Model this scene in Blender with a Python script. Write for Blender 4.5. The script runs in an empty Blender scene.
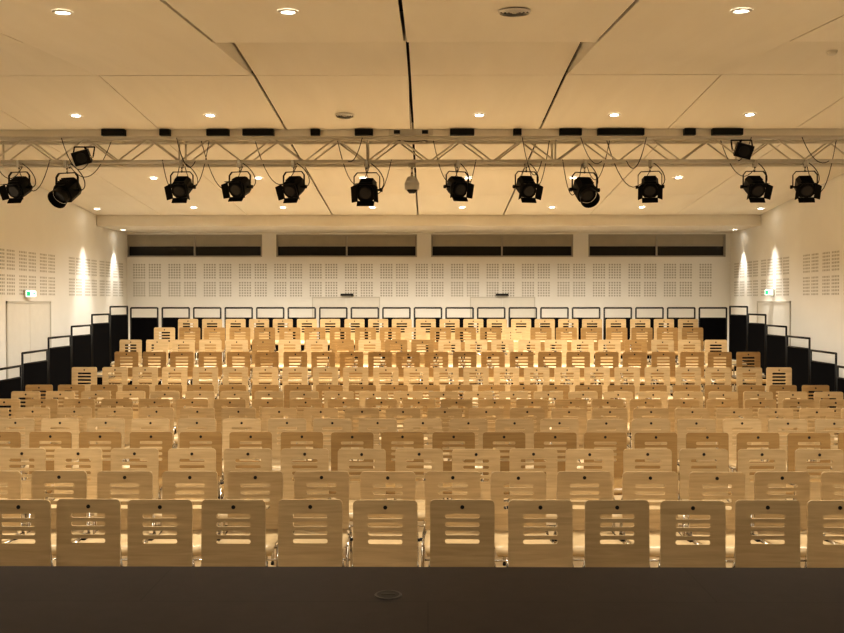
import bpy, bmesh, math, random
from mathutils import Vector, Matrix, Euler
random.seed(4)
scene = bpy.context.scene
col = scene.collection
F = 900.0
CAMZ = 2.2

# ------------------------------------------------------------ materials
def new_mat(name):
    m = bpy.data.materials.new(name); m.use_nodes = True
    nt = m.node_tree
    b = nt.nodes['Principled BSDF']
    return m, nt, b

def simple(name, c, rough=0.6, metal=0.0, noise=0.0, nscale=8.0, spec=0.4):
    m, nt, b = new_mat(name)
    b.inputs['Roughness'].default_value = rough
    b.inputs['Metallic'].default_value = metal
    b.inputs['Specular IOR Level'].default_value = spec
    if noise > 0:
        tc = nt.nodes.new('ShaderNodeTexCoord')
        n = nt.nodes.new('ShaderNodeTexNoise'); n.inputs['Scale'].default_value = nscale
        n.inputs['Detail'].default_value = 4
        r = nt.nodes.new('ShaderNodeValToRGB')
        r.color_ramp.elements[0].position = 0.3; r.color_ramp.elements[1].position = 0.7
        r.color_ramp.elements[0].color = tuple(x*(1-noise) for x in c)+(1,)
        r.color_ramp.elements[1].color = tuple(min(1, x*(1+noise)) for x in c)+(1,)
        nt.links.new(tc.outputs['Object'], n.inputs['Vector'])
        nt.links.new(n.outputs['Fac'], r.inputs['Fac'])
        nt.links.new(r.outputs['Color'], b.inputs['Base Color'])
    else:
        b.inputs['Base Color'].default_value = tuple(c)+(1,)
    return m

def wood(name, c1, c2, stretch=(3, 3, 40), rough=0.35, var=0.12, objrand=True):
    m, nt, b = new_mat(name)
    L = nt.links.new
    tc = nt.nodes.new('ShaderNodeTexCoord')
    mp = nt.nodes.new('ShaderNodeMapping'); mp.inputs['Scale'].default_value = stretch
    L(tc.outputs['Object'], mp.inputs['Vector'])
    vec = mp.outputs['Vector']
    if objrand:
        oi = nt.nodes.new('ShaderNodeObjectInfo')
        mu = nt.nodes.new('ShaderNodeMath'); mu.operation = 'MULTIPLY'; mu.inputs[1].default_value = 60
        L(oi.outputs['Random'], mu.inputs[0])
        ad = nt.nodes.new('ShaderNodeVectorMath'); ad.operation = 'ADD'
        L(vec, ad.inputs[0]); L(mu.outputs[0], ad.inputs[1]); vec = ad.outputs[0]
    n = nt.nodes.new('ShaderNodeTexNoise'); n.inputs['Scale'].default_value = 1.0
    n.inputs['Detail'].default_value = 5; n.inputs['Distortion'].default_value = 0.6
    L(vec, n.inputs['Vector'])
    r = nt.nodes.new('ShaderNodeValToRGB')
    r.color_ramp.elements[0].position = 0.3; r.color_ramp.elements[1].position = 0.72
    r.color_ramp.elements[0].color = tuple(c1)+(1,); r.color_ramp.elements[1].color = tuple(c2)+(1,)
    L(n.outputs['Fac'], r.inputs['Fac'])
    out = r.outputs['Color']
    if objrand:
        hs = nt.nodes.new('ShaderNodeHueSaturation')
        mr = nt.nodes.new('ShaderNodeMapRange')
        mr.inputs['To Min'].default_value = 1-var; mr.inputs['To Max'].default_value = 1+var*0.6
        L(oi.outputs['Random'], mr.inputs['Value']); L(mr.outputs[0], hs.inputs['Value'])
        L(out, hs.inputs['Color']); out = hs.outputs['Color']
    L(out, b.inputs['Base Color'])
    b.inputs['Roughness'].default_value = rough
    return m

def emis(name, c, s):
    m, nt, b = new_mat(name)
    b.inputs['Base Color'].default_value = tuple(c)+(1,)
    b.inputs['Emission Color'].default_value = tuple(c)+(1,)
    b.inputs['Emission Strength'].default_value = s
    return m

M_WALL = simple('wall_paint', (0.86, 0.85, 0.82), 0.85, noise=0.02, nscale=1.5)
M_CEIL = wood('ceiling_panel_veneer', (0.82, 0.78, 0.70), (0.86, 0.82, 0.74), (3, .5, 1), 0.6, objrand=False)
M_DARKVOID = simple('ceiling_void_black', (0.012, 0.011, 0.010), 0.9)
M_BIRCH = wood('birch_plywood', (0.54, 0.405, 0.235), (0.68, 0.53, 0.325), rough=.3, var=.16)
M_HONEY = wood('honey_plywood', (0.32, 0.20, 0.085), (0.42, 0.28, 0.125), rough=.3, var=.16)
M_CHROME = simple('chrome_tube', (0.6, 0.58, 0.54), 0.22, 1.0)
M_BLACK = simple('black_plastic', (0.012, 0.012, 0.013), 0.5)
M_BLKMETAL = simple('black_painted_metal', (0.008, 0.008, 0.008), 0.5, 0.0, 0.2, 30, spec=.2)
M_BLKCLOTH = simple('black_cloth', (0.004, 0.004, 0.005), 0.95, noise=0.3, nscale=60, spec=0.05)
M_TRUSS = simple('truss_cream_aluminium', (0.72, 0.68, 0.60), 0.4, 0.2)
M_PERF = simple('perforation_shadow', (0.45, 0.43, 0.39), 0.9)
M_GREY = simple('grey_frame', (0.40, 0.38, 0.34), 0.6)
M_JAMB = simple('door_jamb_paint', (0.62, 0.60, 0.55), 0.6)
M_DOOR = simple('door_paint', (0.78, 0.76, 0.71), 0.6, noise=0.02)
M_GLASS = simple('night_window_glass', (0.02, 0.018, 0.015), 0.12)
M_BLIND = simple('roller_blind', (0.42, 0.39, 0.32), 0.8, noise=0.05, nscale=5)
M_FLOOR = wood('hall_parquet', (0.50, 0.38, 0.22), (0.62, 0.48, 0.29), (6, .8, 1), 0.35, objrand=False)
M_LAMP = emis('downlight_lamp', (1.0, 0.93, 0.80), 18)
M_WHITE = simple('white_enamel', (0.75, 0.73, 0.68), 0.4)
M_EXIT = emis('exit_sign_face', (0.75, 1.0, 0.85), 2.0)
M_EXITG = emis('exit_sign_green', (0.03, 0.45, 0.2), 0.8)
M_LENS = simple('lamp_lens', (0.05, 0.05, 0.055), 0.08)
M_STEPS = wood('tribune_deck', (0.48, 0.36, 0.20), (0.58, 0.45, 0.27), (6, .8, 1), 0.4, objrand=False)

def stage_mat():
    m, nt, b = new_mat('stage_boards')
    L = nt.links.new
    tc = nt.nodes.new('ShaderNodeTexCoord')
    br = nt.nodes.new('ShaderNodeTexBrick')
    br.offset = 0.5
    br.inputs['Scale'].default_value = 1.0
    br.inputs['Brick Width'].default_value = 2.4
    br.inputs['Row Height'].default_value = 0.62
    br.inputs['Mortar Size'].default_value = 0.003
    br.inputs['Color1'].default_value = (0.024, 0.018, 0.0165, 1)
    br.inputs['Color2'].default_value = (0.028, 0.021, 0.019, 1)
    br.inputs['Mortar'].default_value = (0.012, 0.009, 0.008, 1)
    L(tc.outputs['Object'], br.inputs['Vector'])
    n = nt.nodes.new('ShaderNodeTexNoise'); n.inputs['Scale'].default_value = 14; n.inputs['Detail'].default_value = 8
    L(tc.outputs['Object'], n.inputs['Vector'])
    mx = nt.nodes.new('ShaderNodeMix'); mx.data_type = 'RGBA'; mx.blend_type = 'MULTIPLY'
    mx.inputs['Factor'].default_value = 0.6
    r = nt.nodes.new('ShaderNodeValToRGB')
    r.color_ramp.elements[0].color = (0.5, 0.5, 0.5, 1); r.color_ramp.elements[1].color = (1.4, 1.4, 1.4, 1)
    L(n.outputs['Fac'], r.inputs['Fac'])
    L(br.outputs['Color'], mx.inputs['A']); L(r.outputs['Color'], mx.inputs['B'])
    L(mx.outputs['Result'], b.inputs['Base Color'])
    b.inputs['Roughness'].default_value = 0.5
    b.inputs['Specular IOR Level'].default_value = 0.12
    return m
M_STAGE = stage_mat()

# ------------------------------------------------------------ mesh builder
class MB:
    def __init__(self, mats):
        self.bm = bmesh.new(); self.mats = mats
    def _tag(self, faces, mi, smooth=False):
        for f in faces:
            f.material_index = mi; f.smooth = smooth
    def box(self, lo, hi, mi=0, mat=None):
        x0, y0, z0 = lo; x1, y1, z1 = hi
        vs = [self.bm.verts.new(v) for v in [(x0,y0,z0),(x1,y0,z0),(x1,y1,z0),(x0,y1,z0),(x0,y0,z1),(x1,y0,z1),(x1,y1,z1),(x0,y1,z1)]]
        fs = [self.bm.faces.new([vs[i] for i in q]) for q in [(0,3,2,1),(4,5,6,7),(0,1,5,4),(1,2,6,5),(2,3,7,6),(3,0,4,7)]]
        self._tag(fs, mi)
        if mat: 
            for v in vs: v.co = mat @ v.co
        return vs
    def hexa(self, pts, mi=0):
        vs = [self.bm.verts.new(v) for v in pts]
        fs = [self.bm.faces.new([vs[i] for i in q]) for q in [(0,3,2,1),(4,5,6,7),(0,1,5,4),(1,2,6,5),(2,3,7,6),(3,0,4,7)]]
        self._tag(fs, mi)
    def quad(self, pts, mi=0):
        f = self.bm.faces.new([self.bm.verts.new(p) for p in pts]); f.material_index = mi
    def tube(self, a, b, r, mi=0, seg=8, r2=None, cap=True):
        a = Vector(a); b = Vector(b); r2 = r if r2 is None else r2
        d = (b-a).normalized()
        u = d.orthogonal().normalized(); w = d.cross(u)
        A = []; B = []
        for i in range(seg):
            t = 2*math.pi*i/seg
            o = u*math.cos(t)+w*math.sin(t)
            A.append(self.bm.verts.new(a+o*r)); B.append(self.bm.verts.new(b+o*r2))
        fs = []
        for i in range(seg):
            j = (i+1) % seg
            fs.append(self.bm.faces.new([A[i], A[j], B[j], B[i]]))
        self._tag(fs, mi, True)
        if cap:
            self._tag([self.bm.faces.new(A[::-1]), self.bm.faces.new(B)], mi)
    def path(self, pts, r, mi=0, seg=8):
        for p, q in zip(pts[:-1], pts[1:]): self.tube(p, q, r, mi, seg)
    def mesh(self, name):
        me = bpy.data.meshes.new(name)
        bmesh.ops.recalc_face_normals(self.bm, faces=self.bm.faces)
        self.bm.to_mesh(me); self.bm.free()
        for m in self.mats: me.materials.append(m)
        return me
    def obj(self, name, loc=(0,0,0), rot=None, parent=None):
        o = bpy.data.objects.new(name, self.mesh(name))
        o.location = loc
        if rot: o.rotation_euler = rot
        if parent: o.parent = parent
        col.objects.link(o)
        return o

def place(name, me, loc, rot=(0,0,0), scale=(1,1,1)):
    o = bpy.data.objects.new(name, me); o.location = loc; o.rotation_euler = rot; o.scale = scale
    col.objects.link(o); return o

# ------------------------------------------------------------ room shell
HW = 7.2; YB = 21.5; YF = -4.0; TOP = 5.5
def box_obj(name, lo, hi, mat):
    b = MB([mat]); b.box(lo, hi); return b.obj(name)
box_obj('floor', (-HW-.2, YF-.2, -0.2), (HW+.2, YB+.2, 0.0), M_FLOOR)
box_obj('wall_left', (-HW-.2, YF-.2, 0), (-HW, YB+.2, TOP), M_WALL)
box_obj('wall_right', (HW, YF-.2, 0), (HW+.2, YB+.2, TOP), M_WALL)
box_obj('wall_stage_rear', (-HW, YF-.2, 0), (HW, YF, TOP), M_WALL)

W_Z0, W_Z1 = 3.25, 3.79
def X(px, d): return (px-428.0)*d/F
wins = [(X(126,YB), X(262,YB)), (X(276,YB), X(417,YB)), (X(431,YB), X(573,YB)), (X(588,YB), X(725,YB))]
b = MB([M_WALL])
b.box((-HW, YB, 0), (HW, YB+.2, W_Z0)); b.box((-HW, YB, W_Z1), (HW, YB+.2, TOP))
edges = [-HW]+[e for w in wins for e in w]+[HW]
for i in range(0, len(edges), 2):
    if edges[i+1]-edges[i] > 0.01: b.box((edges[i], YB, W_Z0), (edges[i+1], YB+.2, W_Z1))
b.obj('wall_back')
for i, (a, c) in enumerate(wins):
    b = MB([M_GREY, M_GLASS, M_BLIND])
    m = (a+c)/2; t = 0.035
    y0, y1 = YB+0.03, YB+0.10
    b.box((a, y0, W_Z0), (c, y1, W_Z0+t)); b.box((a, y0, W_Z1-t), (c, y1, W_Z1))
    for x in (a, m-t/2, c-t): b.box((x, y0, W_Z0+t), (x+t, y1, W_Z1-t))
    b.box((a+t, YB+.12, W_Z0), (c-t, YB+.13, W_Z1), 1)
    zb = 3.52
    for p, q in ((a+t, m-t/2), (m+t/2, c-t)):
        b.box((p+.005, YB+.045, zb), (q-.005, YB+.052, W_Z1-t), 2)
        b.box((p+.005, YB+.04, zb-.015), (q-.005, YB+.06, zb+.01), 0)
    b.obj('window_%d' % (i+1))

def perf_fields(name, n, origin, u, nrm, length, start=0.0):
    b = MB([M_PERF])
    u = Vector(u); nrm = Vector(nrm); o = Vector(origin)
    s = start; gsz = 0.30; k = 0
    while s+gsz < length:
        for z0, nj in ((2.31, 6), (2.74, 6)):
            for i in range(5):
                for j in range(nj):
                    a = o+u*(s+i*0.062)+Vector((0, 0, z0+j*0.062))+nrm*0.003
                    w = 0.034
                    b.quad([a, a+u*w, a+u*w+Vector((0,0,w)), a+Vector((0,0,w))])
        k += 1
        s += gsz + (0.075 if k % 2 else 0.17)
        if n and k % n == 0: s += 0.5
    b.obj(name)
perf_fields('acoustic_perforation_back', 0, (-HW+.15, YB, 0), (1,0,0), (0,-1,0), 2*HW-.3)
perf_fields('acoustic_perforation_left', 8, (-HW, YB-.3, 0), (0,-1,0), (1,0,0), 12)
perf_fields('acoustic_perforation_right', 8, (HW, YB-.3, 0), (0,-1,0), (-1,0,0), 12)

def door_pair(name, x0, x1, ztop):
    b = MB([M_JAMB, M_DOOR, M_CHROME])
    y = YB-.002
    b.box((x0, y-.012, 0.003), (x0+.025, y, ztop)); b.box((x1-.025, y-.012, 0.003), (x1, y, ztop)); b.box((x0, y-.012, ztop-.025), (x1, y, ztop))
    m = (x0+x1)/2
    b.box((x0+.03, y-.008, .01), (m-.006, y, ztop-.03), 1)
    b.box((m+.006, y-.008, .01), (x1-.03, y, ztop-.03), 1)
    for s in (-1, 1):
        b.tube((m+s*.08, y-.05, 1.05), (m+s*.22, y-.05, 1.05), .012, 2)
        b.tube((m+s*.08, y-.05, 1.05), (m+s*.08, y-.008, 1.05), .012, 2)
    b.obj(name)
door_pair('door_1', X(312,YB), X(380,YB), 2.30)
door_pair('door_2', X(470,YB), X(535,YB), 2.30)
def side_door(name, sx, y0, y1):
    b = MB([M_JAMB, M_DOOR, M_CHROME]); x = sx*(HW-.002); zt = 2.2
    def bx(ya, yb, za, zb, t, mi=0):
        b.box((min(x, x-sx*t), ya, za), (max(x, x-sx*t), yb, zb), mi)
    bx(y0, y0+.04, 0.003, zt, .02); bx(y1-.04, y1, 0.003, zt, .02); bx(y0, y1, zt-.04, zt, .02)
    m = (y0+y1)/2
    bx(y0+.045, m-.005, .01, zt-.045, .012, 1); bx(m+.005, y1-.045, .01, zt-.045, .012, 1)
    b.tube((x-sx*.06, m+.08, 1.05), (x-sx*.06, m+.22, 1.05), .012, 2)
    b.tube((x-sx*.06, m+.08, 1.05), (x-sx*.01, m+.08, 1.05), .012, 2)
    b.obj(name)
side_door('door_3', -1, 15.3, 17.1)
side_door('door_4', 1, 17.9, 19.7)

def exit_sign(loc, rz, s=1.0):
    b = MB([M_WHITE, M_EXIT, M_EXITG])
    b.box((-.16, -.03, -.08), (.16, .03, .08)); b.box((-.145, -.034, -.065), (.145, -.03, .065), 1)
    b.box((-.13, -.037, -.05), (-.02, -.034, .05), 2)
    b.box((.02, -.037, -.012), (.09, -.034, .012), 2)
    b.quad([(.08, -.037, -.04), (.125, -.037, 0), (.08, -.037, .04), (.085, -.037, 0)], 2)
    b.tube((0, .03, 0), (0, .05, 0), .02)
    o = b.obj('exit_sign', loc, (0, 0, rz)); o.scale = (s, s, s)
exit_sign((-HW+.06, 16.1, 2.33), math.radians(90-20), .8)
exit_sign((HW-.06, 18.85, 2.38), math.radians(-90+20), .8)
for px in (347, 502):
    b = MB([M_BLACK, M_GREY])
    b.box((-.15, -.05, -.02), (.15, 0, .03)); b.box((-.12, -.045, -.04), (.12, -.005, -.02), 1)
    b.obj('emergency_luminaire', (X(px, YB), YB-.001, 2.345))

# ------------------------------------------------------------ ceiling
box_obj('ceiling', (-HW, YF, 5.25), (HW, YB, 5.4), M_DARKVOID)
colsx = []
k = -4
while True:
    a = -.22+1.85*k; c = a+1.85
    k += 1
    a2 = max(a, -HW+.02); c2 = min(c, HW-.02)
    if a2 >= HW-.05: break
    if c2-a2 > .05: colsx.append((k-1, a2, c2))
cp = MB([M_CEIL])
def panel(k, a, c, y0, z0, y1, z1, t=0.03):
    wide = (-1, 0, 1)
    gl = .016 if k in wide else .007
    gr = .016 if (k+1) in wide else .007
    g = .007
    cp.hexa([(a+gl, y0+g, z0), (c-gr, y0+g, z0), (c-gr, y1-g, z1), (a+gl, y1-g, z1),
             (a+gl, y0+g, z0+t), (c-gr, y0+g, z0+t), (c-gr, y1-g, z1+t), (a+gl, y1-g, z1+t)])
for k, a, c in colsx:
    panel(k, a, c, YF+.02, 4.30, -1, 4.30); panel(k, a, c, -1, 4.30, 3, 4.34); panel(k, a, c, 3, 4.34, 6.2, 4.46)
    panel(k, a, c, 6.2, 4.46, 8.75, 4.70)
    if k in (-2, 1):
        panel(k, a, c, 8.77, 4.71, 10.70, 4.875)
        panel(k, a, c, 10.75, 4.885, 13.15, 4.70)
        for xx in (a+.016, c-.03):
            cp.hexa([(xx, 8.78, 4.742), (xx+.014, 8.78, 4.742), (xx+.014, 10.68, 4.907), (xx, 10.68, 4.907),
                     (xx, 8.78, 5.03), (xx+.014, 8.78, 5.03), (xx+.014, 10.68, 4.93), (xx, 10.68, 4.93)])
    else:
        panel(k, a, c, 8.80, 4.98, 10.75, 4.885)
        cp.hexa([(a+.004, 8.755, 4.72), (c-.004, 8.755, 4.72), (c-.004, 8.785, 4.72), (a+.004, 8.785, 4.72),
                 (a+.004, 8.755, 5.0), (c-.004, 8.755, 5.0), (c-.004, 8.785, 5.0), (a+.004, 8.785, 5.0)])
        panel(k, a, c, 10.75, 4.885, 13.15, 4.70)
    panel(k, a, c, 13.35, 4.60, 15.3, 4.43)
    panel(k, a, c, 15.3, 4.43, 17.4, 4.245)
    panel(k, a, c, 17.4, 4.245, 19.5, 4.06)
cp.obj('ceiling_acoustic_panels')
b = MB([M_CEIL])
b.box((-HW+.01, 13.17, 4.60), (HW-.01, 13.33, 4.80))
b.box((-HW+.01, 19.52, 3.83), (HW-.01, 19.60, 4.20))
b.box((-HW+.01, 19.60, 3.83), (HW-.01, YB-.005, 3.90))
b.obj('trim_ceiling_bulkhead')

def ceil_z(y):
    pts = [(-4,4.30),(-1,4.30),(3,4.34),(6.2,4.46),(8.75,4.70),(8.85,4.98),(10.75,4.885),(13.15,4.70),(13.35,4.60),(19.5,4.06),(19.6,3.83),(21.5,3.83)]
    for (a, za), (c, zc) in zip(pts[:-1], pts[1:]):
        if a <= y <= c: return za+(zc-za)*(y-a)/(c-a)
    return 4.3

def ring(b, r0, r1, z0, z1, mi, N=24):
    A = [b.bm.verts.new((r0*math.cos(2*math.pi*i/N), r0*math.sin(2*math.pi*i/N), z0)) for i in range(N)]
    B = [b.bm.verts.new((r1*math.cos(2*math.pi*i/N), r1*math.sin(2*math.pi*i/N), z1)) for i in range(N)]
    for i in range(N):
        f = b.bm.faces.new([A[i], A[(i+1)%N], B[(i+1)%N], B[i]]); f.material_index = mi; f.smooth = True
def disc(b, r, z, mi, N=24):
    f = b.bm.faces.new([b.bm.verts.new((r*math.cos(2*math.pi*i/N), r*math.sin(2*math.pi*i/N), z)) for i in range(N)]); f.material_index = mi
b = MB([M_WHITE, M_LAMP, M_BLACK])
ring(b, .085, .08, 0, -.012, 0); ring(b, .08, .062, -.012, -.012, 0); ring(b, .062, .055, -.012, -.004, 0); disc(b, .055, -.004, 1)
ME_DL = b.mesh('recessed_downlight')
b = MB([M_WHITE, M_BLACK])
disc(b, .13, -.002, 1)
for r in (.135, .105, .075, .045): ring(b, r, r-.013, -.004, -.02, 0)
disc(b, .02, -.02, 0)
ME_VENT = b.mesh('ceiling_air_diffuser')

WARM = (1.0, 0.895, 0.735)
def lamp_at(x, y, power, cone, blend):
    z = ceil_z(y)
    ld = bpy.data.lights.new('downlight_beam', 'SPOT')
    ld.energy = power; ld.color = WARM
    ld.spot_size = math.radians(cone); ld.spot_blend = blend
    ld.shadow_soft_size = 0.06
    o = bpy.data.objects.new('downlight_beam', ld); o.location = (x, y, z-.05)
    col.objects.link(o)
def tilt_at(y):
    return math.atan2(ceil_z(y+.1)-ceil_z(y-.1), .2)
cx = [-1.145+1.85*i for i in range(-3, 5)]
PWR = {-2.2: 30, 1.2: 35, 4.4: 62, 7.4: 350, 12.4: 460, 15.9: 420, 18.6: 370}
CON = {7.4: 112, 12.4: 124, 15.9: 132, 18.6: 155}
for y in (-2.2, 1.2, 4.4, 7.4, 12.4, 15.9, 18.6):  # rows over the stage are unseen, added to light the chair fronts
    for i, x in enumerate(cx):
        if abs(x) > HW-.3: continue
        if y > 12 and abs(x) > 6: continue
        if (y == 12.4 and abs(x+1.145) < .1) or (y == 7.4 and abs(x-.705) < .1):
            place('ceiling_air_diffuser', ME_VENT, (x, y, ceil_z(y)-.004), (tilt_at(y), 0, 0)); continue
        place('recessed_downlight', ME_DL, (x, y, ceil_z(y)-.003), (tilt_at(y), 0, 0))
        if y < 4: lamp_at(x, y, PWR[y], 100, .6)
        elif y < 5: lamp_at(x, y, PWR[y], 150, .7)
        else: lamp_at(x, y, PWR[y], CON[y], 1.0)
for sx in (-1, 1):
    for y, dl, cone, pw in ((18.75, .30, 44, 400), (20.6, .22, 52, 200)):
        x = sx*(HW-dl); z = ceil_z(y)
        place('recessed_downlight', ME_DL, (x, y, z-.003), (tilt_at(y), 0, 0))
        ld = bpy.data.lights.new('wall_washer_beam', 'SPOT'); ld.energy = pw; ld.color = (1, .93, .80)
        ld.spot_size = math.radians(cone); ld.spot_blend = 0.8; ld.shadow_soft_size = .03
        o = bpy.data.objects.new('wall_washer_beam', ld); o.location = (x, y, z-.03)
        col.objects.link(o)

b = MB([M_WHITE]); ring(b, .055, .05, 0, -.03, 0); ring(b, .05, .03, -.03, -.045, 0); disc(b, .03, -.045, 0)
b.obj('smoke_detector', (X(829, 9.9), 9.9, ceil_z(9.9)))

b = MB([M_BLKMETAL, M_TRUSS])
for p0, p1 in [(102,125),(160,170),(207,229),(243,274),(311,320),(355,373),(450,474),(513,521),(559,581),(597,643),(683,694),(711,741)]:
    b.box((X(p0,13.1), 13.08, 4.605), (X(p1,13.1), 13.168, 4.695))
    for x in (X(p0,13.1)+.03, X(p1,13.1)-.03): b.tube((x, 13.07, 4.65), (x, 13.08, 4.65), .008, 0, 6)
b.obj('stage_socket_boxes')

# ------------------------------------------------------------ truss
TY0, TY1 = 10.36, 10.64; TZ0, TZ1 = 3.80, 4.07
b = MB([M_TRUSS])
L = HW-.02
for y in (TY0, TY1):
    for z in (TZ0, TZ1): b.tube((-L, y, z), (L, y, z), .024, 0, 10)
x = -L; i = 0; st = .36
while x+st < L+.01:
    x2 = x+st
    for y in (TY0, TY1):
        if i % 2: b.tube((x, y, TZ1), (x2, y, TZ0), .010, 0, 6)
        else: b.tube((x, y, TZ0), (x2, y, TZ1), .010, 0, 6)
    for z in (TZ0, TZ1):
        if i % 2: b.tube((x, TY0, z), (x2, TY1, z), .010, 0, 6)
        else: b.tube((x, TY1, z), (x2, TY0, z), .010, 0, 6)
    if i % 6 == 0:
        for y in (TY0, TY1): b.tube((x, y, TZ0), (x, y, TZ1), .012, 0, 6)
        for z in (TZ0, TZ1): b.tube((x, TY0, z), (x, TY1, z), .012, 0, 6)
    x = x2; i += 1
for s in (-1, 1):
    b.box((s*L if s > 0 else -L-.012, TY0-.08, TZ0-.08), (s*L+.012 if s > 0 else -L, TY1+.08, TZ1+.08))
b.obj('lighting_truss')

CL = .34
def fixture_mesh(var):
    b = MB([M_BLKMETAL, M_LENS, M_CHROME])
    R = Matrix.Rotation(math.radians([30, 36, 22][var]), 4, 'X')
    def T(p): return R @ Vector(p)
    w = .115; h = .12
    sec = [(-w, -h*.6), (-w*.65, -h), (w*.65, -h), (w, -h*.6), (w, h*.6), (w*.65, h), (-w*.65, h), (-w, h*.6)]
    y0, y1 = -.10, .12
    A = [b.bm.verts.new(T((p[0], y0, p[1]))) for p in sec]; B = [b.bm.verts.new(T((p[0], y1, p[1]))) for p in sec]
    C = [b.bm.verts.new(T((p[0]*.7, y1+.05, p[1]*.7))) for p in sec]
    for i in range(8):
        b.bm.faces.new([A[i], A[(i+1)%8], B[(i+1)%8], B[i]]); b.bm.faces.new([B[i], B[(i+1)%8], C[(i+1)%8], C[i]])
    b.bm.faces.new(A[::-1]); b.bm.faces.new(C)
    for y in (-.04, 0, .04, .08):
        b.box((-w*.7, y-.004, h), (w*.7, y+.004, h+.016), 0, R)
    b.tube(T((0, -.10, 0)), T((0, -.145, 0)), .105, 0, 20, cap=True)
    b.tube(T((0, -.145, 0)), T((0, -.150, 0)), .088, 1, 20, r2=.07)
    if var != 1:
        e = .11; f = .145; yb, yf = -.15, -.225
        for (p, q, r, s) in [((-e,yb,e),(e,yb,e),(f*.75,yf,f),(-f*.75,yf,f)), ((-e,yb,-e),(e,yb,-e),(f*.75,yf,-f),(-f*.75,yf,-f)),
                             ((-e,yb,-e),(-e,yb,e),(-f*1.15,yf,f*.7),(-f*1.15,yf,-f*.7)), ((e,yb,-e),(e,yb,e),(f*1.15,yf,f*.7),(f*1.15,yf,-f*.7))]:
            pts = [T(v) for v in (p, q, r, s)]
            n = (pts[1]-pts[0]).cross(pts[2]-pts[0]).normalized()*.003
            b.hexa([v-n for v in pts]+[v+n for v in pts])
        for s in (-1, 1):
            b.box((-e, yb-.006, s*e-.008), (e, yb+.006, s*e+.008), 0, R); b.box((s*e-.008, yb-.006, -e), (s*e+.008, yb+.006, e), 0, R)
    else:
        b.tube(T((0, -.145, 0)), T((0, -.24, 0)), .11, 0, 20, r2=.125, cap=False)
    ys = .165
    pts = [(-ys, 0, 0), (-ys, 0, .17), (-ys+.04, 0, .22), (ys-.04, 0, .22), (ys, 0, .17), (ys, 0, 0)]
    for p, q in zip(pts[:-1], pts[1:]):
        p = Vector(p); q = Vector(q); d = (q-p).normalized(); n = Vector((-d.z, 0, d.x))*.005; y = Vector((0, .015, 0))
        b.hexa([p-n-y, q-n-y, q-n+y, p-n+y, p+n-y, q+n-y, q+n+y, p+n+y])
    for s in (-1, 1):
        b.tube((s*w, 0, 0), (s*(ys+.03), 0, 0), .013, 0, 8); b.tube((s*(ys+.005), 0, 0), (s*(ys+.035), 0, 0), .026, 0, 10)
    c = CL
    b.tube((0, 0, .21), (0, 0, c-.05), .011, 2, 8)
    b.box((-.022, -.04, c-.06), (.022, .04, c-.032), 2)
    b.box((-.022, .034, c-.04), (.022, .042, c+.035), 2); b.box((-.022, -.042, c-.04), (.022, -.034, c+.035), 2); b.box((-.022, -.042, c+.033), (.022, .042, c+.042), 2)
    last = None
    for i in range(11):
        t = i/10
        p = Vector((.05+.16*math.sin(t*math.pi), .15*(1-t), .02-.14*math.sin(t*math.pi)*(1-t)+(c-.02)*t))
        if last is not None: b.tube(last, p, .006, 0, 6)
        last = p
    return b.mesh('stage_spotlight')
MF = [fixture_mesh(i) for i in range(3)]
lx = [19, 67, 182, 240, 294, 367, 457, 526, 584, 649, 753, 803]
for i, px in enumerate(lx):
    v = [0, 1, 0, 2, 0, 2, 2, 0, 1, 0, 0, 0][i]
    s = .80 if i not in (1, 5, 8) else .90
    o = place('stage_spotlight', MF[v], (X(px, TY0), TY0, TZ0-CL*s-.02), (0, 0, math.radians(random.uniform(-22, 22))), (s, s, s))

for px, py, rz in ((83, 157, -14), (741, 151, 14)):
    b = MB([M_BLKMETAL, M_BLACK, M_CHROME])
    R = Euler((math.radians(20), math.radians(rz), 0)).to_matrix().to_4x4() @ Matrix.Scale(.85, 4)
    b.hexa([R @ Vector(p) for p in [(-.11,-.08,-.09),(.11,-.08,-.09),(.08,.09,-.08),(-.08,.09,-.08),(-.11,-.08,.09),(.11,-.08,.09),(.08,.09,.08),(-.08,.09,.08)]])
    b.tube(R @ Vector((0,-.08,0)), R @ Vector((0,-.09,0)), .06, 1, 16)
    b.tube((-.12, 0, 0), (.12, 0, 0), .01, 2)
    b.path([(-.115,0,0), (-.115,.05,.12), (.115,.05,.12), (.115,0,0)], .008, 0)
    b.tube((0,.05,.12), (0,.2,.06), .012, 0)
    b.obj('truss_loudspeaker', (X(px, 10.15), 10.15, CAMZ+(301-py)*10.15/F))

b = MB([M_WHITE, M_LENS, M_CHROME])
b.tube((0,0,.22), (0,0,.09), .014, 2); b.tube((0,0,.09), (0,0,.02), .05, 0, 16, r2=.085); b.tube((0,0,.02), (0,0,-.06), .085, 0, 16)
b.tube((0,0,-.06), (0,0,-.10), .065, 1, 16, r2=.03); b.box((-.04,-.03,.20), (.04,.03,.235), 2)
b.obj('dome_camera', (X(412, TY0), TY0, TZ0-.265))

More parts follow.
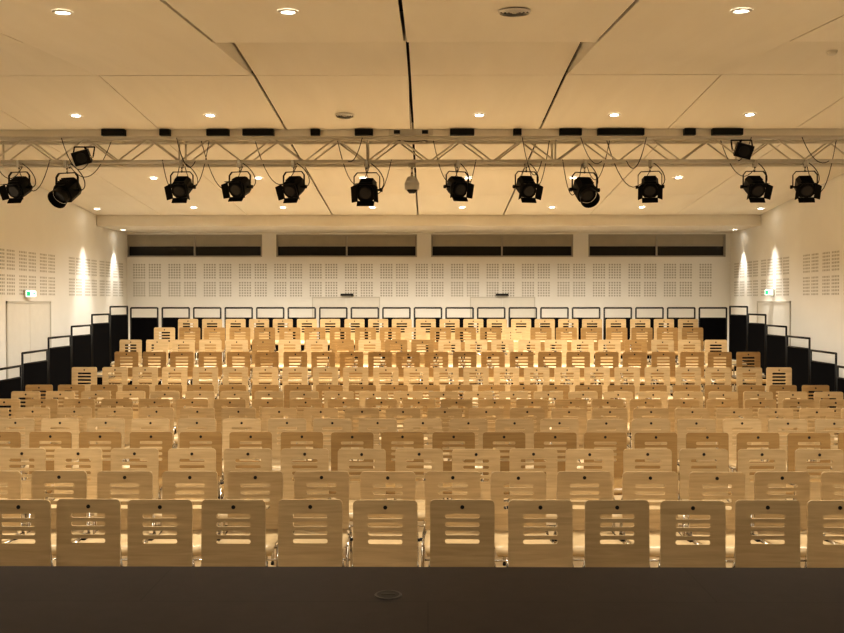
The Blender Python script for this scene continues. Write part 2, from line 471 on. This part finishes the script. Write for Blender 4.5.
b = MB([M_BLACK])
def droop(p, q, sag, n=12, r=.0045):
    p = Vector(p); q = Vector(q); last = p
    for i in range(1, n+1):
        t = i/n; c = p.lerp(q, t)+Vector((0, 0, -sag*4*t*(1-t)))
        b.tube(last, c, r, 0, 5); last = c
for px in lx:
    x = X(px, TY0)
    dx = random.choice((-1, 1))*random.uniform(.25, .5)
    droop((x+.03, TY0+.02, TZ0-.05), (x+dx, TY1-.1, TZ1), random.uniform(.2, .45))
    if random.random() < .8: droop((x-.05, TY0-.03, TZ1), (x+dx*.6, TY0-.03, TZ0), random.uniform(.05, .3))
    if random.random() < .6: droop((x-.03, TY0+.02, TZ0-.03), (x-dx*.8, TY0-.02, TZ0+.02), random.uniform(.2, .4))
droop((-.22, 10.3, ceil_z(10.3)-.02), (-.20, 10.4, TZ1), .0)
droop((X(385, TY0), TY0, TZ1+.02), (X(440, TY0), TY0, TZ1+.02), .06)
b.obj('lighting_cables')
b = MB([M_TRUSS, M_BLACK])
b.box((X(389,TY0), TY0-.02, TZ1+.03), (X(433,TY0), TY1, TZ1+.10)); b.box((X(394,TY0), TY0-.025, TZ1+.045), (X(400,TY0), TY0-.02, TZ1+.085), 1)
b.box((X(422,TY0), TY0-.025, TZ1+.045), (X(428,TY0), TY0-.02, TZ1+.085), 1)
b.obj('truss_distribution_box')

# ------------------------------------------------------------ stage
STZ = 0.95; STY = 4.21
b = MB([M_STAGE, M_BLKCLOTH, M_BLKMETAL])
b.box((-HW+.01, YF+.01, STZ-.06), (HW-.01, STY, STZ), 0)
b.box((-HW+.01, YF+.01, 0.001), (HW-.01, STY-.04, STZ-.06), 1)
b.box((-HW+.01, STY, STZ-.06), (HW-.01, STY+.012, STZ-.004), 2)
b.obj('stage_platform')
M_SOCK = simple('socket_ring', (0.05, 0.045, 0.04), 0.5, 0.3)
b = MB([M_BLKMETAL, M_SOCK])
ring(b, .06, .057, 0.0, .005, 1); ring(b, .057, .048, .005, .005, 1); disc(b, .048, .004, 0)
b.box((-.03, -.004, .004), (.03, .004, .006), 1)
b.obj('stage_floor_socket', (X(388, 3.8), 3.8, STZ))

# ------------------------------------------------------------ tribune
rows_y = [5.84, 6.82, 7.87]+[7.87+1.003*(i+1) for i in range(11)]
zf = [0]*9+[.20, .40, .57, .77, .92]
TX = 6.55
b = MB([M_STEPS, M_BLKCLOTH, M_GREY])
for i in range(9, 14):
    y0 = rows_y[i]-.52; y1 = rows_y[i+1]-.52 if i < 13 else rows_y[13]+.62
    z = zf[i]
    b.box((-TX, y0, z-.05), (TX, y1, z), 0)
    b.box((-TX+.02, y0+.02, 0.001), (TX-.02, y1, z-.05), 1)
    b.box((-TX, y0-.004, z-.035), (TX, y0, z-.002), 2)
b.obj('seating_tribune')
TE = rows_y[13]+.62

def rail_frame(b, p, q, z, H=1.13, gap=.26):
    p = Vector((p[0], p[1], z)); q = Vector((q[0], q[1], z))
    d = (q-p).normalized(); p = p+d*.02; q = q-d*.02
    up = Vector((0, 0, H))
    b.tube(p, p+up, .018, 0, 8); b.tube(q, q+up, .018, 0, 8)
    b.tube(p+up, q+up, .018, 0, 8)
    m = Vector((0, 0, H-gap)); b.tube(p+m, q+m, .012, 0, 8)
    lo = Vector((0, 0, .04)); b.tube(p+lo, q+lo, .012, 0, 8)
    n = Vector((-d.y, d.x, 0))*.006
    a = p+lo; c = q+lo; e = q+m; g = p+m
    b.hexa([a-n, c-n, c+n, a+n, g-n, e-n, e+n, g+n], 1)
b = MB([M_BLKMETAL, M_BLKCLOTH])
for s in (-1, 1):
    for i in range(8, 14):
        y0 = rows_y[i]-.50; y1 = rows_y[i+1]-.52 if i < 13 else TE-.03
        rail_frame(b, (s*(TX-.03), y0), (s*(TX-.03), y1), zf[i]+.001, 1.16, .18)
    rail_frame(b, (s*(TX-.03), rows_y[7]-.4), (s*(TX-.03), rows_y[8]-.52), 0.001, 1.0, .18)
b.obj('tribune_side_railing')
b = MB([M_BLKMETAL, M_BLKCLOTH])
nf = 19; w = 2*(TX-.05)/nf
for i in range(nf):
    rail_frame(b, (-TX+.05+i*w+.03, TE-.03), (-TX+.05+(i+1)*w-.03, TE-.03), zf[13]+.001, 1.13, .22)
b.obj('tribune_rear_railing')

# ------------------------------------------------------------ chair
def rrect(cx, cz, w, h, r, n=5):
    pts = []
    for sx, sz, a0 in ((1,1,0),(-1,1,90),(-1,-1,180),(1,-1,270)):
        for i in range(n+1):
            a = math.radians(a0+90*i/n)
            pts.append((cx+sx*(w/2-r)+r*math.cos(a)*1.0 if False else cx+sx*(w/2-r)+r*math.cos(a), cz+sz*(h/2-r)+r*math.sin(a)))
    return pts
def backrest_mesh():
    cu = bpy.data.curves.new('tmp', 'CURVE'); cu.dimensions = '2D'; cu.fill_mode = 'BOTH'; cu.extrude = .006
    def sp(pts):
        s = cu.splines.new('POLY'); s.points.add(len(pts)-1)
        for p, v in zip(s.points, pts): p.co = (v[0], v[1], 0, 1)
        s.use_cyclic_u = True
    sp(rrect(0, 0, .42, .455, .03))
    for j in range(4): sp(rrect(0, .122-j*.055, .225, .029, .012, 3))
    o = bpy.data.objects.new('tmp', cu); col.objects.link(o)
    dg = bpy.context.evaluated_depsgraph_get()
    me = bpy.data.meshes.new_from_object(o.evaluated_get(dg))
    bpy.data.objects.remove(o); return me
BR = backrest_mesh()
def chair_mesh(matw):
    b = MB([matw, M_CHROME, M_BLACK])
    tm = BR.copy()
    lean = math.radians(1.5)
    MX = Matrix.Translation((0, 0, .675)) @ Matrix.Rotation(-lean, 4, 'X') @ Matrix.Rotation(math.radians(90), 4, 'X')
    tm.transform(MX)
    b.bm.from_mesh(tm)
    for f in b.bm.faces: f.material_index = 0; f.smooth = False
    P = Matrix.Translation((0, 0, .675)) @ Matrix.Rotation(-lean, 4, 'X')
    b.tube(P @ Vector((0, -.008, .180)), P @ Vector((0, .008, .180)), .013, 2, 12)
    prof = [(-.01, .458), (-.07, .440), (-.15, .432), (-.25, .437), (-.34, .448), (-.39, .447), (-.42, .434), (-.437, .408), (-.442, .385)]
    wd = [.19, .205, .21, .21, .21, .208, .205, .20, .188]
    nx = 6; t = .011
    top = []; bot = []
    for (y, z), w in zip(prof, wd):
        rt = []; rb = []
        for i in range(nx+1):
            u = -1+2*i/nx
            dz = .006*u*u
            rt.append(b.bm.verts.new((u*w, y, z+dz))); rb.append(b.bm.verts.new((u*w, y+(.008 if z < .44 and y < -.4 else 0), z+dz-t)))
        top.append(rt); bot.append(rb)
    fs = []
    for i in range(len(prof)-1):
        for j in range(nx):
            fs.append(b.bm.faces.new([top[i][j], top[i][j+1], top[i+1][j+1], top[i+1][j]]))
            fs.append(b.bm.faces.new([bot[i][j], bot[i+1][j], bot[i+1][j+1], bot[i][j+1]]))
        for j in (0, nx): fs.append(b.bm.faces.new([top[i][j], top[i+1][j], bot[i+1][j], bot[i][j]]))
    for i in (0, len(prof)-1):
        for j in range(nx): fs.append(b.bm.faces.new([top[i][j], bot[i][j], bot[i][j+1], top[i][j+1]]))
    for f in fs: f.smooth = True
    r = .011
    for s in (-1, 1):
        x = s*.222
        top_p = P @ Vector((s*.19, .018, .02))
        b.path([tuple(top_p), (s*.20, .02, .50), (x, .01, .425), (x, .09, .0)], r, 1)
        b.path([(x, .01, .425), (x, -.34, .42), (x, -.40, .0)], r, 1)
        for y in (.09, -.40): b.tube((x, y, 0), (x, y, .02), .014, 2, 8)
        b.tube((x, -.15, .422), (x+s*.028, -.15, .422), .012, 2, 8)
    b.tube((-.222, -.34, .42), (.222, -.34, .42), .009, 1)
    b.tube((-.222, -.02, .425), (.222, -.02, .425), .009, 1)
    b.tube((-.222, .05, .21), (.222, .05, .21), .008, 1)
    return b.mesh('auditorium_chair')
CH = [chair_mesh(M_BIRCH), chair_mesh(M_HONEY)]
row1 = [16, 86, 158, 233, 310, 386, 463, 540, 617, 693, 768, 840]
offs = [-.27, -.31, -.08, -.25, -.05, -.30, -.12, -.28, -.02, -.2, -.35, -.1, -.25, -.05]
for r, y in enumerate(rows_y):
    half = 6.25 if r < 9 else [6.1, 5.9, 5.85, 5.7, 5.6][r-9]
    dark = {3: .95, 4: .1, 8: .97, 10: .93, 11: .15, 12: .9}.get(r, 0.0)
    xs = []
    k = -14
    while k < 15:
        x = offs[r]+.5*k
        if abs(x) < half-.1: xs.append(x)
        k += 1
    for x in xs:
        if r == 0:
            best = min(row1, key=lambda p: abs(X(p, y)-x))
            if abs(X(best, y)-x) < .2: x = X(best, y)
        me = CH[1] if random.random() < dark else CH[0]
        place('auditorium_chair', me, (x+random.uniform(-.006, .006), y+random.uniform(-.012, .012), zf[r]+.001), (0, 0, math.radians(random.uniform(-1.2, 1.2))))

# ------------------------------------------------------------ world, camera
w = bpy.data.worlds.new('World'); scene.world = w; w.use_nodes = True
w.node_tree.nodes['Background'].inputs[1].default_value = 0.0
cd = bpy.data.cameras.new('camera'); cd.sensor_width = 36; cd.lens = F*36/844
cam = bpy.data.objects.new('camera', cd); col.objects.link(cam)
cam.location = (0, 0, CAMZ)
cam.rotation_euler = (math.radians(90)-math.atan(15.5/F), 0, math.atan(6/F))
cd.clip_start = .05
scene.camera = cam
scene.view_settings.view_transform = 'Standard'
try:
    scene.view_settings.look = 'Medium High Contrast'
except Exception:
    pass
scene.view_settings.exposure = 0.0
